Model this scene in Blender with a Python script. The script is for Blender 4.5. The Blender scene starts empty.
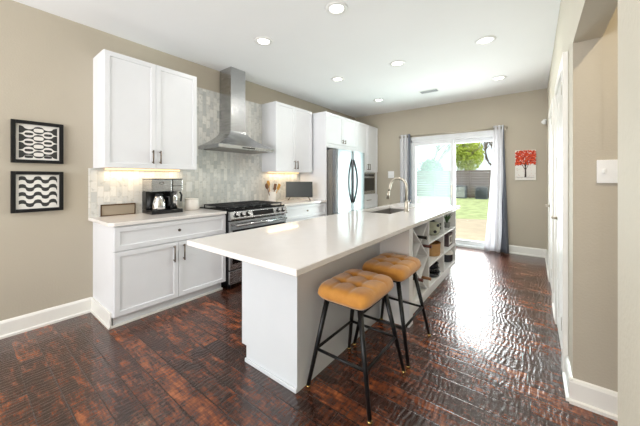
import bpy, bmesh, math, random
from mathutils import Vector, Matrix, Euler
random.seed(7)
C = bpy.context.scene.collection
PI = math.pi
S = bpy.context.scene

# ---------------------------------------------------------------- camera
cd = bpy.data.cameras.new('camera')
cam = bpy.data.objects.new('camera', cd); C.objects.link(cam)
cam.location = (0, 0, 1.28)
cam.rotation_euler = (PI/2, 0, math.radians(37.5))
cd.sensor_fit = 'HORIZONTAL'; cd.sensor_width = 36.0
cd.lens = 36.0*278/640
cd.shift_y = -(213-179)/640
cd.clip_start = 0.02; cd.clip_end = 200
S.camera = cam

# ---------------------------------------------------------------- world, sun, large lights, exposure
S.view_settings.view_transform = 'Standard'
S.view_settings.look = 'None'
S.view_settings.gamma = 1
S.view_settings.use_curve_mapping = False
S.view_settings.exposure = -0.08
w = bpy.data.worlds.new('sky'); S.world = w; w.use_nodes = True
bg = w.node_tree.nodes['Background']
bg.inputs['Color'].default_value = (0.86, 0.93, 1.0, 1)
bg.inputs['Strength'].default_value = 1.35

def light(name, kind, loc, energy, color=(1,1,1), rot=(0,0,0), parent=None, **kw):
    l = bpy.data.lights.new(name, kind); l.energy = energy; l.color = color
    for k, v in kw.items(): setattr(l, k, v)
    o = bpy.data.objects.new(name, l); C.objects.link(o)
    o.location = loc; o.rotation_euler = rot
    if parent: o.parent = parent
    return o
light('sun', 'SUN', (6, 12, 12), 2.4, (1, .96, .88), (math.radians(38), 0, math.radians(75)), angle=math.radians(3))
# added fill light behind the camera, tilted up to brighten the ceiling
light('rear_fill_light', 'AREA', (-1.6, -3.05, 1.5), 195, (.98, .985, 1.0), (math.radians(130), 0, 0), shape='RECTANGLE', size=3.0, size_y=1.9)
# daylight arriving through the sliding door
light('slider_daylight', 'AREA', (-1.25, 6.25, 1.15), 145, (.97, .98, 1.0), (math.radians(-95), 0, 0), shape='RECTANGLE', size=1.4, size_y=2.0)

# ---------------------------------------------------------------- materials
def lin(c):
    return tuple(((v/255)/12.92 if v/255 <= .04045 else ((v/255+.055)/1.055)**2.4) for v in c)
class N:
    def __init__(s, name):
        s.m = bpy.data.materials.new(name); s.m.use_nodes = True
        s.t = s.m.node_tree; s.b = s.t.nodes['Principled BSDF']; s.out = s.t.nodes['Material Output']
    def n(s, ty, **kw):
        n = s.t.nodes.new(ty)
        for k, v in kw.items(): setattr(n, k, v)
        return n
    def l(s, a, b): s.t.links.new(a, b)
    def put(s, sock, v):
        if hasattr(v, 'is_output') or isinstance(v, bpy.types.NodeSocket): s.l(v, sock)
        else: sock.default_value = v
    def math(s, op, a, b=None, c=None):
        n = s.n('ShaderNodeMath', operation=op); s.put(n.inputs[0], a)
        if b is not None: s.put(n.inputs[1], b)
        if c is not None: s.put(n.inputs[2], c)
        return n.outputs[0]
    def mix(s, f, a, b, blend='MIX'):
        n = s.n('ShaderNodeMix', data_type='RGBA', blend_type=blend)
        s.put(n.inputs[0], f)
        s.put(n.inputs[6], a if not isinstance(a, tuple) else (*a[:3], 1)); s.put(n.inputs[7], b if not isinstance(b, tuple) else (*b[:3], 1))
        return n.outputs[2]
    def coord(s): return s.n('ShaderNodeTexCoord').outputs['Object']
    def mapping(s, v, scale=(1,1,1), rot=(0,0,0), loc=(0,0,0)):
        n = s.n('ShaderNodeMapping'); s.l(v, n.inputs[0]); n.inputs['Scale'].default_value = scale
        n.inputs['Rotation'].default_value = rot; n.inputs['Location'].default_value = loc
        return n.outputs[0]
    def noise(s, v, scale, detail=3, rough=.5, out=0):
        n = s.n('ShaderNodeTexNoise'); s.l(v, n.inputs['Vector']); n.inputs['Scale'].default_value = scale
        n.inputs['Detail'].default_value = detail; n.inputs['Roughness'].default_value = rough
        return n.outputs[out]
    def ramp(s, f, stops):
        n = s.n('ShaderNodeValToRGB'); s.l(f, n.inputs[0]); e = n.color_ramp.elements
        e[0].position = stops[0][0]; e[0].color = (*stops[0][1], 1)
        e[1].position = stops[-1][0]; e[1].color = (*stops[-1][1], 1)
        for p, c in stops[1:-1]:
            k = e.new(p); k.color = (*c, 1)
        return n.outputs[0]
    def bump(s, h, strength, dist=.01):
        n = s.n('ShaderNodeBump'); s.l(h, n.inputs['Height']); n.inputs['Strength'].default_value = strength
        n.inputs['Distance'].default_value = dist; s.l(n.outputs[0], s.b.inputs['Normal'])
    def set(s, **kw):
        for k, v in kw.items():
            nm = {'color': 'Base Color', 'rough': 'Roughness', 'metal': 'Metallic', 'spec': 'Specular IOR Level', 'coat': 'Coat Weight',
                  'emit': 'Emission Color', 'estr': 'Emission Strength', 'sheen': 'Sheen Weight', 'alpha': 'Alpha', 'trans': 'Transmission Weight', 'aniso': 'Anisotropic'}[k]
            if isinstance(v, tuple): v = (*v[:3], 1)
            s.put(s.b.inputs[nm], v)
        return s

def plain(name, rgb, rough=.5, metal=0, var=.04, scale=6, bumpy=0, bscale=120, **kw):
    """paint, plastic or metal with a faint procedural variation"""
    m = N(name); c = lin(rgb); co = m.coord()
    f = m.noise(co, scale, 3)
    a = tuple(min(1, x*(1-var)) for x in c); b = tuple(min(1, x*(1+var)) for x in c)
    m.set(color=m.ramp(f, [(.3, a), (.7, b)]), rough=rough, metal=metal, **kw)
    if bumpy: m.bump(m.noise(co, bscale, 4), bumpy, .003)
    return m.m
def emissive(name, rgb, strength):
    m = N(name); m.set(color=lin(rgb), emit=lin(rgb), estr=strength, rough=.6); return m.m

M = {}
M['wall'] = plain('beige_wall_paint', (186, 177, 160), .75, var=.02, scale=2, bumpy=.35, bscale=90)
M['wall_pale'] = plain('pale_wall_paint', (214, 208, 192), .75, var=.02, scale=2, bumpy=.5, bscale=70)
M['ceiling'] = plain('ceiling_paint', (244, 245, 246), .85, var=.01, scale=2, bumpy=.15, bscale=120)
M['trim'] = plain('white_trim_paint', (240, 238, 232), .35, var=.01)
M['cab'] = plain('white_cabinet_paint', (230, 231, 234), .32, var=.01)
M['island'] = plain('pale_grey_island_paint', (222, 227, 231), .4, var=.012)
M['shelf_white'] = plain('bright_white_paint', (244, 244, 244), .35, var=.01)
M['quartz'] = plain('white_quartz', (236, 231, 227), .07, var=.015, scale=14)
M['black'] = plain('black_metal', (22, 23, 25), .35, .3)
M['black_plastic'] = plain('black_plastic', (16, 16, 18), .3)
M['black_glass'] = plain('black_glass', (10, 10, 12), .05)
M['iron'] = plain('cast_iron', (34, 34, 36), .55, bumpy=.2)
M['brass'] = plain('brass', (208, 176, 112), .25, 1)
M['nickel'] = plain('brushed_nickel', (190, 182, 168), .28, 1)
M['chrome'] = plain('chrome', (215, 215, 216), .12, 1)
M['bronze'] = plain('bronze_metal', (98, 74, 52), .4, .6)
M['white_plastic'] = plain('white_plastic', (238, 238, 236), .35)
M['frame_white'] = plain('white_vinyl', (236, 238, 240), .35)
M['mat_white'] = plain('white_card', (232, 229, 222), .8)
M['print_dark'] = plain('charcoal_print', (52, 52, 50), .7, var=.2, scale=60)
M['cork'] = plain('taupe_panel', (160, 148, 130), .7, bumpy=.3)
M['ceramic'] = plain('white_ceramic', (236, 230, 222), .2)
M['celadon'] = plain('pale_green_ceramic', (188, 190, 168), .3, var=.12, scale=20)
M['dark_wood'] = plain('dark_wood', (78, 48, 38), .5, var=.3, scale=30)
M['spoon_wood'] = plain('pale_spoon_wood', (214, 158, 66), .55, var=.12, scale=30)
M['spoon_dark'] = plain('walnut_spoon_wood', (110, 70, 40), .55, var=.2, scale=30)
M['bottle'] = plain('dark_bottle_glass', (22, 26, 20), .1)
M['foil_black'] = plain('black_foil', (26, 22, 22), .35)
M['foil_red'] = plain('maroon_foil', (92, 42, 34), .4)
M['foil_tan'] = plain('tan_foil', (150, 104, 66), .4)
M['green'] = plain('leaf_green', (70, 104, 62), .5, var=.3, scale=40)
M['pot_dark'] = plain('dark_enamel', (48, 50, 58), .2)
M['purple'] = plain('dark_plum_box', (84, 66, 72), .5, var=.25, scale=30)
def mat_curtain():
    m = N('white_curtain'); co = m.coord(); f = m.noise(co, 300, 2)
    m.set(color=lin((240, 240, 242)), rough=.85); m.bump(f, .2, .002)
    tl = m.n('ShaderNodeBsdfTranslucent'); tl.inputs[0].default_value = (.9, .9, .92, 1)
    mx = m.n('ShaderNodeMixShader'); mx.inputs[0].default_value = .45
    m.l(m.b.outputs[0], mx.inputs[1]); m.l(tl.outputs[0], mx.inputs[2]); m.l(mx.outputs[0], m.out.inputs[0])
    return m.m
M['curtain'] = mat_curtain()
M['curtain_grey'] = plain('grey_curtain', (104, 108, 118), .85, var=.05, bumpy=.3, bscale=300)
M['red1'] = plain('orange_red_paint', (206, 62, 26), .7)
M['red2'] = plain('deep_red_paint', (158, 34, 20), .7)
M['red3'] = plain('orange_paint', (224, 88, 36), .7)
M['trunk_paint'] = plain('dark_trunk_paint', (56, 40, 36), .7)
M['concrete'] = plain('tan_patio_concrete', (206, 186, 160), .85, var=.1, scale=3, bumpy=.3)
M['lawn'] = plain('lawn_green', (186, 196, 136), .9, var=.25, scale=3, bumpy=.8, bscale=60)
M['ac'] = plain('grey_metal_cabinet', (86, 92, 102), .5)
M['bark'] = plain('grey_bark', (128, 112, 100), .9, var=.2, scale=10)
M['leaf'] = plain('spring_leaf', (176, 190, 70), .7, var=.3, scale=3)
M['leaf2'] = plain('evergreen_leaf', (96, 136, 92), .7, var=.3, scale=3)
M['bulb'] = emissive('lamp_diffuser', (255, 250, 240), 9)
M['strip'] = emissive('warm_strip', (255, 214, 150), 2)
M['screen'] = plain('dark_screen', (62, 66, 68), .2)
M['paver_edge'] = plain('grey_edging', (160, 150, 138), .85)
M['terracotta'] = plain('grey_pot', (150, 150, 148), .6)

def mat_steel():
    m = N('brushed_steel'); co = m.coord()
    f = m.noise(m.mapping(co, (3, 3, 260)), 3, 3)
    m.set(color=m.ramp(f, [(.3, lin((166, 166, 167))), (.7, lin((196, 196, 196)))]), metal=1.0, rough=m.math('MULTIPLY_ADD', f, .12, .2))
    return m.m
M['steel'] = mat_steel()
def mat_steel_fridge():
    m = N('satin_steel_door'); co = m.coord()
    f = m.noise(m.mapping(co, (3, 3, 260)), 3, 3)
    m.set(color=m.ramp(f, [(.3, lin((134, 137, 141))), (.7, lin((150, 153, 157)))]), metal=1.0, rough=.34)
    return m.m
M['steel_fridge'] = mat_steel_fridge()
M['steel_handle'] = plain('dark_steel', (96, 98, 102), .35, .8)
def mat_steel_dark():
    m = N('grey_steel_side'); co = m.coord()
    f = m.noise(co, 50, 3)
    m.set(color=m.ramp(f, [(.3, lin((128, 124, 118))), (.7, lin((140, 136, 130)))]), metal=.4, rough=.45)
    return m.m
M['steel_side'] = mat_steel_dark()

def mat_floor():
    m = N('hand_scraped_hardwood'); co = m.coord()
    sep = m.n('ShaderNodeSeparateXYZ'); m.l(co, sep.inputs[0]); X, Y = sep.outputs[0], sep.outputs[1]
    W = .127
    yr = m.math('DIVIDE', Y, W); row = m.math('FLOOR', yr)
    wn = m.n('ShaderNodeTexWhiteNoise', noise_dimensions='1D'); m.l(row, wn.inputs['W'])
    xo = m.math('MULTIPLY_ADD', wn.outputs[0], 7.3, m.math('DIVIDE', X, 1.15)); col = m.math('FLOOR', xo)
    cmb = m.n('ShaderNodeCombineXYZ'); m.l(row, cmb.inputs[0]); m.l(col, cmb.inputs[1])
    wn2 = m.n('ShaderNodeTexWhiteNoise', noise_dimensions='2D'); m.l(cmb.outputs[0], wn2.inputs['Vector']); rnd = wn2.outputs[0]
    # offset per plank so that the grain does not run across the seams
    off = m.n('ShaderNodeVectorMath', operation='MULTIPLY_ADD'); m.l(wn2.outputs[1], off.inputs[0]); off.inputs[1].default_value = (9, 9, 9); m.l(co, off.inputs[2])
    v = off.outputs[0]
    grain = m.noise(m.mapping(v, (3, 26, 1)), 3.0, 6, .65)
    blot = m.noise(m.mapping(v, (3.0, 9, 1)), 2.2, 5, .6)
    mark = m.noise(m.mapping(v, (60, 14, 1)), 1.0, 4, .6)
    t = m.math('ADD', m.math('MULTIPLY', rnd, .20), m.math('MULTIPLY', blot, .80))
    t = m.math('ADD', t, m.math('MULTIPLY', m.math('SUBTRACT', grain, .5), .55))
    t = m.math('ADD', t, m.math('MULTIPLY', m.math('SUBTRACT', mark, .5), .55))
    c = m.ramp(t, [(.22, lin((30, 18, 16))), (.40, lin((58, 35, 28))), (.54, lin((86, 48, 33))), (.65, lin((124, 66, 38))), (.82, lin((176, 102, 58)))])
    fy = m.math('FRACT', yr); fx = m.math('FRACT', xo)
    ey = m.math('MINIMUM', fy, m.math('SUBTRACT', 1.0, fy)); ex = m.math('MINIMUM', fx, m.math('SUBTRACT', 1.0, fx))
    seam = m.math('MINIMUM', m.math('MULTIPLY', ey, 28.0), m.math('MULTIPLY', ex, 260.0)); seam = m.math('MINIMUM', seam, 1.0)
    c = m.mix(seam, (.008, .005, .004), c)
    m.set(color=c)
    # hand-scraped ripples, their crests run across each plank
    wob = m.noise(m.mapping(co, (1.6, 1.5, 1)), 2.0, 3, .6)
    ph = m.math('ADD', m.math('MULTIPLY', X, 2*PI/.032), m.math('MULTIPLY', wob, 34.0))
    ph = m.math('ADD', ph, m.math('MULTIPLY', rnd, 3.0))
    rip = m.math('SINE', ph)
    lump = m.noise(m.mapping(co, (75, 7, 1)), 1.0, 3, .6)
    h = m.math('ADD', m.math('MULTIPLY', rip, .26), m.math('MULTIPLY', lump, 1.3))
    h = m.math('ADD', h, m.math('MULTIPLY', grain, .4))
    h = m.math('ADD', h, m.math('MULTIPLY', seam, .9))
    m.bump(h, .72, .0034)
    m.set(rough=m.math('MULTIPLY_ADD', mark, .16, .12), spec=.7, coat=.25); m.b.inputs['Coat Roughness'].default_value = .08
    return m.m
M['floor'] = mat_floor()

def mat_tile():
    m = N('marble_mosaic'); co = m.coord()
    v = m.mapping(co, (1, 1, 1), (0, PI/2, 0))
    sep = m.n('ShaderNodeSeparateXYZ'); m.l(co, sep.inputs[0])
    cmb = m.n('ShaderNodeCombineXYZ'); m.l(sep.outputs[2], cmb.inputs[0]); m.l(sep.outputs[1], cmb.inputs[1])
    b = m.n('ShaderNodeTexBrick'); m.l(cmb.outputs[0], b.inputs['Vector'])
    b.offset = .5; b.inputs['Scale'].default_value = 1.0
    b.inputs['Brick Width'].default_value = .105; b.inputs['Row Height'].default_value = .052
    b.inputs['Mortar Size'].default_value = .0022; b.inputs['Mortar Smooth'].default_value = .3; b.inputs['Bias'].default_value = -.1
    b.inputs['Color1'].default_value = (*lin((232, 232, 229)), 1); b.inputs['Color2'].default_value = (*lin((182, 187, 188)), 1)
    b.inputs['Mortar'].default_value = (*lin((206, 203, 196)), 1)
    vein = m.noise(m.mapping(co, (1, 9, 7)), 3.5, 5, .65)
    c = m.mix(m.math('MULTIPLY', vein, .4), b.outputs[0], lin((240, 234, 220)), 'MIX')
    dk = m.noise(co, 26, 2)
    c = m.mix(m.ramp(dk, [(.55, (0, 0, 0)), (.72, (.45, .45, .45))]), c, lin((166, 168, 162)))
    m.set(color=c, rough=.28)
    m.bump(m.math('SUBTRACT', 1.0, b.outputs[1]), .4, .002)
    return m.m
M['tile'] = mat_tile()

def mat_velvet():
    m = N('amber_velvet'); co = m.coord()
    f = m.noise(co, 9, 4); g = m.noise(co, 400, 2)
    m.set(color=m.ramp(f, [(.3, lin((188, 120, 36))), (.7, lin((224, 160, 70)))]), rough=.7, sheen=.5)
    m.bump(g, .15, .002)
    return m.m
M['velvet'] = mat_velvet()

def mat_fence():
    m = N('weathered_fence_board'); co = m.coord()
    f = m.noise(m.mapping(co, (1, 1, 14)), 2.2, 4)
    m.set(color=m.ramp(f, [(.3, lin((98, 82, 76))), (.7, lin((136, 118, 110)))]), rough=.85)
    return m.m
M['fence'] = mat_fence()

def mat_basket():
    m = N('woven_wicker'); co = m.coord()
    w_ = m.n('ShaderNodeTexWave'); m.l(co, w_.inputs[0]); w_.bands_direction = 'Z'; w_.inputs['Scale'].default_value = 26; w_.inputs['Distortion'].default_value = 1.5
    m.set(color=m.ramp(w_.outputs[0], [(.2, lin((168, 120, 70))), (.8, lin((222, 178, 122)))]), rough=.8)
    m.bump(w_.outputs[1], .6, .004)
    return m.m
M['basket'] = mat_basket()

def mat_glass(name, tint, film=0.0, filmcol=(1, 1, 1)):
    m = N(name); co = m.coord()
    tr = m.n('ShaderNodeBsdfTransparent'); tr.inputs[0].default_value = (*tint, 1)
    gl = m.n('ShaderNodeBsdfGlossy'); gl.inputs['Roughness'].default_value = .03
    fr = m.n('ShaderNodeFresnel'); fr.inputs[0].default_value = 1.16
    mx = m.n('ShaderNodeMixShader'); m.l(fr.outputs[0], mx.inputs[0]); m.l(tr.outputs[0], mx.inputs[1]); m.l(gl.outputs[0], mx.inputs[2])
    last = mx
    if film:
        tl = m.n('ShaderNodeBsdfTranslucent'); f = m.noise(co, 5, 3)
        m.l(m.ramp(f, [(.3, tuple(x*.92 for x in filmcol)), (.7, filmcol)]), tl.inputs[0])
        m2 = m.n('ShaderNodeMixShader'); m2.inputs[0].default_value = film
        m.l(mx.outputs[0], m2.inputs[1]); m.l(tl.outputs[0], m2.inputs[2]); last = m2
    m.l(last.outputs[0], m.out.inputs[0])
    return m.m
M['glass'] = mat_glass('clear_glass', (.97, .99, .98))
M['glass_film'] = mat_glass('green_tinted_hazy_glass', (.82, .93, .895), .08, (.50, .59, .57))

# ---------------------------------------------------------------- mesh helpers
ORG = {}
class MB:
    def __init__(s): s.bm = bmesh.new()
    def _bev(s, geom_edges, b, seg=2):
        if b > 0: bmesh.ops.bevel(s.bm, geom=geom_edges, offset=b, segments=seg, profile=.7, affect='EDGES')
    def box(s, x0, x1, y0, y1, z0, z1, bev=0, mi=0, rot=None, seg=2):
        t = bmesh.new()
        bmesh.ops.create_cube(t, size=1)
        for v in t.verts:
            v.co = Vector(((x0+x1)/2+v.co.x*(x1-x0), (y0+y1)/2+v.co.y*(y1-y0), (z0+z1)/2+v.co.z*(z1-z0)))
        if bev > 0: bmesh.ops.bevel(t, geom=t.edges[:], offset=bev, segments=seg, profile=.6, affect='EDGES')
        if rot is not None:
            mat, piv = rot
            bmesh.ops.rotate(t, cent=piv, matrix=mat, verts=t.verts)
        s.merge(t, mi); return s
    def merge(s, t, mi=0, smooth=None):
        for f in t.faces:
            f.material_index = mi
            if smooth is not None: f.smooth = smooth
        me = bpy.data.meshes.new('tmp'); t.to_mesh(me); t.free()
        s.bm.from_mesh(me); bpy.data.meshes.remove(me)
    def cyl(s, p0, p1, r0, r1=None, seg=20, mi=0, caps=True):
        r1 = r0 if r1 is None else r1
        p0, p1 = Vector(p0), Vector(p1); d = p1-p0
        t = bmesh.new()
        bmesh.ops.create_cone(t, cap_ends=caps, segments=seg, radius1=r0, radius2=r1, depth=d.length)
        q = Vector((0, 0, 1)).rotation_difference(d.normalized()).to_matrix().to_4x4()
        bmesh.ops.transform(t, matrix=Matrix.Translation((p0+p1)/2) @ q, verts=t.verts)
        for f in t.faces: f.smooth = len(f.verts) == 4
        s.merge(t, mi); return s
    def tube(s, pts, r, seg=12, mi=0):
        pts = [Vector(p) for p in pts]; t = bmesh.new(); rings = []
        rr = r if isinstance(r, (list, tuple)) else [r]*len(pts)
        prev = None
        for i, p in enumerate(pts):
            d = (pts[min(i+1, len(pts)-1)]-pts[max(i-1, 0)]).normalized()
            if prev is None: a = d.orthogonal().normalized()
            else: a = (prev-d*prev.dot(d)).normalized()
            prev = a; b = d.cross(a)
            rings.append([t.verts.new(p+(a*math.cos(2*PI*k/seg)+b*math.sin(2*PI*k/seg))*rr[i]) for k in range(seg)])
        for i in range(len(rings)-1):
            for k in range(seg):
                f = t.faces.new((rings[i][k], rings[i][(k+1) % seg], rings[i+1][(k+1) % seg], rings[i+1][k])); f.smooth = True
        t.faces.new(rings[0][::-1]); t.faces.new(rings[-1])
        s.merge(t, mi); return s
    def lathe(s, prof, c=(0, 0, 0), seg=28, mi=0, sx=1, sy=1):
        t = bmesh.new(); rings = []
        for r, z in prof:
            if r < 1e-5: rings.append([t.verts.new((c[0], c[1], c[2]+z))])
            else: rings.append([t.verts.new((c[0]+r*sx*math.cos(2*PI*k/seg), c[1]+r*sy*math.sin(2*PI*k/seg), c[2]+z)) for k in range(seg)])
        for a, b in zip(rings, rings[1:]):
            if len(a) == 1 and len(b) == 1: continue
            for k in range(seg):
                k2 = (k+1) % seg
                vs = [a[0], b[k2], b[k]] if len(a) == 1 else ([a[k], a[k2], b[0]] if len(b) == 1 else [a[k], a[k2], b[k2], b[k]])
                f = t.faces.new(vs); f.smooth = True
        bmesh.ops.recalc_face_normals(t, faces=t.faces)
        s.merge(t, mi); return s
    def prism(s, poly, axis, a, b, mi=0, bev=0):
        """poly: 2-D outline; axis: 0 extrudes x over (y,z), 1 extrudes y over (x,z), 2 extrudes z over (x,y)"""
        t = bmesh.new()
        def P(q, h): return {0: (h, q[0], q[1]), 1: (q[0], h, q[1]), 2: (q[0], q[1], h)}[axis]
        A = [t.verts.new(P(q, a)) for q in poly]; B = [t.verts.new(P(q, b)) for q in poly]
        n = len(poly)
        t.faces.new(A); t.faces.new(B[::-1])
        for i in range(n): t.faces.new((A[i], B[i], B[(i+1) % n], A[(i+1) % n]))
        bmesh.ops.recalc_face_normals(t, faces=t.faces)
        if bev: bmesh.ops.bevel(t, geom=t.edges[:], offset=bev, segments=2, profile=.6, affect='EDGES')
        s.merge(t, mi); return s
    def build(s, name, mats, parent=None, smooth=False, local=False):
        o_ = ORG.get(parent.name, Vector((0, 0, 0))) if parent else Vector((0, 0, 0))
        if parent and not local: bmesh.ops.translate(s.bm, vec=-o_, verts=s.bm.verts)
        if smooth:
            for f in s.bm.faces: f.smooth = True
        me = bpy.data.meshes.new(name); s.bm.to_mesh(me); s.bm.free()
        for m in (mats if isinstance(mats, (list, tuple)) else [mats]): me.materials.append(m)
        o = bpy.data.objects.new(name, me); C.objects.link(o)
        if parent: o.parent = parent; ORG[o.name] = o_
        return o
def tag(o, label, cat, group=None, kind=None):
    if label: o['label'] = label
    if cat: o['category'] = cat
    if group: o['group'] = group
    if kind: o['kind'] = kind
    return o
def thing(name, label, cat, loc, group=None):
    o = bpy.data.objects.new(name, None); C.objects.link(o); o.location = loc; o.empty_display_size = .1
    ORG[o.name] = Vector(loc); return tag(o, label, cat, group)
def struct(name, mb, m):
    o = mb.build(name, m); o['kind'] = 'structure'; return o
def plabel(o, l): o['label'] = l; return o
def copy_tree(o, parent=None):
    c = o.copy(); C.objects.link(c); c.parent = parent
    for ch in list(o.children): copy_tree(ch, c)
    return c

# ---------------------------------------------------------------- the room shell
XL, XR, YB, YR, H = -3.40, .18, 5.82, -3.1, 2.75
struct('floor', MB().box(XL-.15, 2.0, YR-.15, YB+.16, -.06, 0), M['floor'])
struct('ceiling', MB().box(XL-.15, 2.0, YR-.15, YB+.16, H, H+.1), M['ceiling'])
struct('wall_left', MB().box(XL-.15, XL, YR-.15, YB+.16, 0, H), M['wall'])
SX0, SX1, SZ = -2.06, -.46, 2.10          # the sliding door opening
struct('wall_back', MB().box(XL, SX0, YB, YB+.16, 0, H).box(SX1, 2.0, YB, YB+.16, 0, H).box(SX0, SX1, YB, YB+.16, SZ, H), M['wall'])
OY0, OY1, OZ = 1.08, 2.155, 2.06           # the opening to the hall
struct('wall_right', MB().box(XR, XR+.12, OY1+.0, YB, 0, H).box(XR, XR+.12, OY0, OY1, OZ, H), M['wall_pale'])
struct('wall_right_near', MB().box(XR, XR+.12, YR, OY0, 0, H), M['wall_pale'])
struct('wall_hall', MB().box(XR+.12, 1.9, OY1, OY1+.12, 0, H).box(XR, XR+.12, OY1-.002, OY1, 0, OZ), M['wall'])
struct('wall_hall_side', MB().box(1.9, 2.0, YR, YB, 0, H), M['wall'])
struct('wall_rear', MB().box(XL, -3.2, YR-.15, YR, 0, H).box(0, 1.9, YR-.15, YR, 0, H).box(-3.2, 0, YR-.15, YR, 0, .5).box(-3.2, 0, YR-.15, YR, 2.5, H), M['wall'])

def base_profile(mb, axis, fixed, side, a, b):
    """baseboard with a small cap and shoe moulding; side = +1/-1, the way it stands out from its wall"""
    p = [(0, 0), (.030*side, 0), (.030*side, .018), (.017*side, .024), (.017*side, .118), (.010*side, .132), (0, .138)]
    if axis == 0: mb.prism([(fixed+q[0], q[1]) for q in p], 1, a, b)
    else: mb.prism([(fixed+q[0], q[1]) for q in p], 0, a, b)
mb = MB(); base_profile(mb, 0, XL, 1, YR, .79); struct('baseboard_left', mb, M['trim'])
mb = MB(); base_profile(mb, 1, YB, -1, -.40, XR); struct('baseboard_back', mb, M['trim'])
mb = MB(); base_profile(mb, 0, XR, -1, OY1-.017, 2.40)
base_profile(mb, 0, XR, -1, 3.29, 3.68); base_profile(mb, 0, XR, -1, 4.56, YB); base_profile(mb, 0, XR, -1, YR, OY0)
struct('baseboard_right', mb, M['trim'])
mb = MB(); base_profile(mb, 1, OY1-.002, -1, XR-.017, 1.9); struct('baseboard_hall', mb, M['trim'])

# interior doors in the right wall
def door(n, y0, y1, knob_y):
    d = MB()
    x = XR
    d.box(x-.016, x-.001, y0, y1, .01, 2.02, .002)
    for (za, zb) in ((.18, .78), (.92, 1.32), (1.46, 1.90)):
        for k in range(2):
            ya = y0+.09+k*(y1-y0-.07)/2; yb = ya+(y1-y0-.25)/2
            d.box(x-.022, x-.010, ya, yb, za, zb, .004)
    o = d.build('door_%d' % n, M['trim']); o['kind'] = 'structure'
    t = MB()
    t.box(x-.028, x-.0005, y0-.09, y0-.004, 0, 2.11, .004).box(x-.028, x-.0005, y1+.004, y1+.09, 0, 2.11, .004).box(x-.028, x-.0005, y0-.004, y1+.004, 2.025, 2.11, .004)
    tr = t.build('trim_%d' % n, M['trim']); tr['kind'] = 'structure'
    k = MB(); k.cyl((x-.016, knob_y, .955), (x-.024, knob_y, .955), .03)
    k.cyl((x-.02, knob_y, .955), (x-.06, knob_y, .955), .011)
    k.cyl((x-.052, knob_y-.01, .955), (x-.052, knob_y+.10, .955), .010, .008)
    k.build('door_handle', M['nickel'], o)
    h = MB()
    for z in (.25, 1.05, 1.85): h.cyl((x-.024, y1+.002 if knob_y < (y0+y1)/2 else y0-.002, z), (x-.024, y1+.002 if knob_y < (y0+y1)/2 else y0-.002, z+.09), .007, seg=10)
    h.build('hinge', M['nickel'], o)
door(1, 2.50, 3.20, 3.04)
door(2, 3.78, 4.46, 4.36)

# sliding door
mb = MB()
mb.box(SX0+.001, SX0+.05, YB-.012, YB+.12, 0, SZ-.001, .004).box(SX1-.05, SX1-.001, YB-.012, YB+.12, 0, SZ-.001, .004)
mb.box(SX0+.001, SX1-.001, YB-.012, YB+.12, SZ-.06, SZ-.001, .004).box(SX0+.001, SX1-.001, YB-.03, YB+.14, -.03, .035, .004)
mb.box(SX0-.02, SX1+.02, YB-.035, YB-.001, SZ-.015, SZ+.05, .004)
fr = mb.build('door_3', M['frame_white']); fr['kind'] = 'structure'
def panel(x0, x1, yc, gl, nm):
    z0, z1 = .036, SZ-.062
    p = MB(); s_ = .06
    p.box(x0, x0+s_, yc-.02, yc+.02, z0, z1, .004).box(x1-s_, x1, yc-.02, yc+.02, z0, z1, .004)
    p.box(x0+s_, x1-s_, yc-.02, yc+.02, z0, z0+.08, .004).box(x0+s_, x1-s_, yc-.02, yc+.02, z1-.07, z1, .004)
    o = p.build(nm, M['frame_white'], fr)
    MB().box(x0+s_-.005, x1-s_+.005, yc-.004, yc+.004, z0+.075, z1-.065).build('pane', gl, o)
    return o
panel(SX0+.05, -1.22, YB+.022, M['glass_film'], 'sliding_panel')
panel(-1.26, SX1-.05, YB+.075, M['glass'], 'fixed_panel')
MB().box(-1.262, -1.245, YB-.03, YB-.0, .92, 1.16, .004).build('door_pull', M['nickel'], fr)

# unseen window frames behind the camera, added with their opening to let light in
mb = MB()
for x in (-3.2, -2.15, -1.1, -.06): mb.box(x, x+.06, YR-.12, YR-.04, .5, 2.5, .004)
mb.box(-3.14, -.06, YR-.12, YR-.04, .5, .56).box(-3.14, -.06, YR-.12, YR-.04, 2.44, 2.5)
struct('window_added_1', mb, M['frame_white'])

# ---------------------------------------------------------------- outdoors
struct('lawn', MB().box(-30, 25, 6.0, 60, -.30, -.06), M['lawn'])
poly = [(-8, 5.99), (6, 5.99), (6, 9.2)]+[(x, 9.9+.9*math.sin((x+2.6)*.55)) for x in [5, 4, 3, 2, 1, 0, -1, -2, -3, -4, -5, -6, -7, -8]]
struct('patio', MB().prism(poly, 2, -.12, -.045), M['concrete'])
fe = thing('wooden_fence', 'weathered horizontal board fence across the back of the yard', 'fence', (-2, 22, -.06))
b = MB()
for k in range(11): b.box(-16, 10, 22+.0, 22.03, -.03+k*.176, -.03+k*.176+.166, .004)
b.build('board_panel', M['fence'], fe)
for k in range(11):
    MB().box(-15.6+k*2.4, -15.5+k*2.4, 21.93, 21.998, -.06, 1.92, .006).build('post', M['fence'], fe)
def ac(x, lab, s=1):
    t = thing('air_conditioner', lab, 'air conditioner', (x, 21.4, -.06))
    MB().box(x-.36*s, x+.36*s, 21.1, 21.7, -.06, .78*s, .03).build('casing', M['ac'], t)
    g = MB()
    for k in range(9): g.box(x-.31*s, x+.31*s, 21.085, 21.11, .04+k*.075*s, .07+k*.075*s, .003)
    g.build('grille', M['white_plastic'] if s > 1 else M['iron'], t)
    MB().cyl((x, 21.4, .77*s), (x, 21.4, .80*s), .25*s).build('fan_guard', M['iron'], t)
ac(-4.05, 'boxy grey outdoor unit at the fence, left one seen through the door glass', 1.05)
ac(-2.75, 'boxy grey outdoor unit at the fence, right one near the white curtain', .95)

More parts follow.
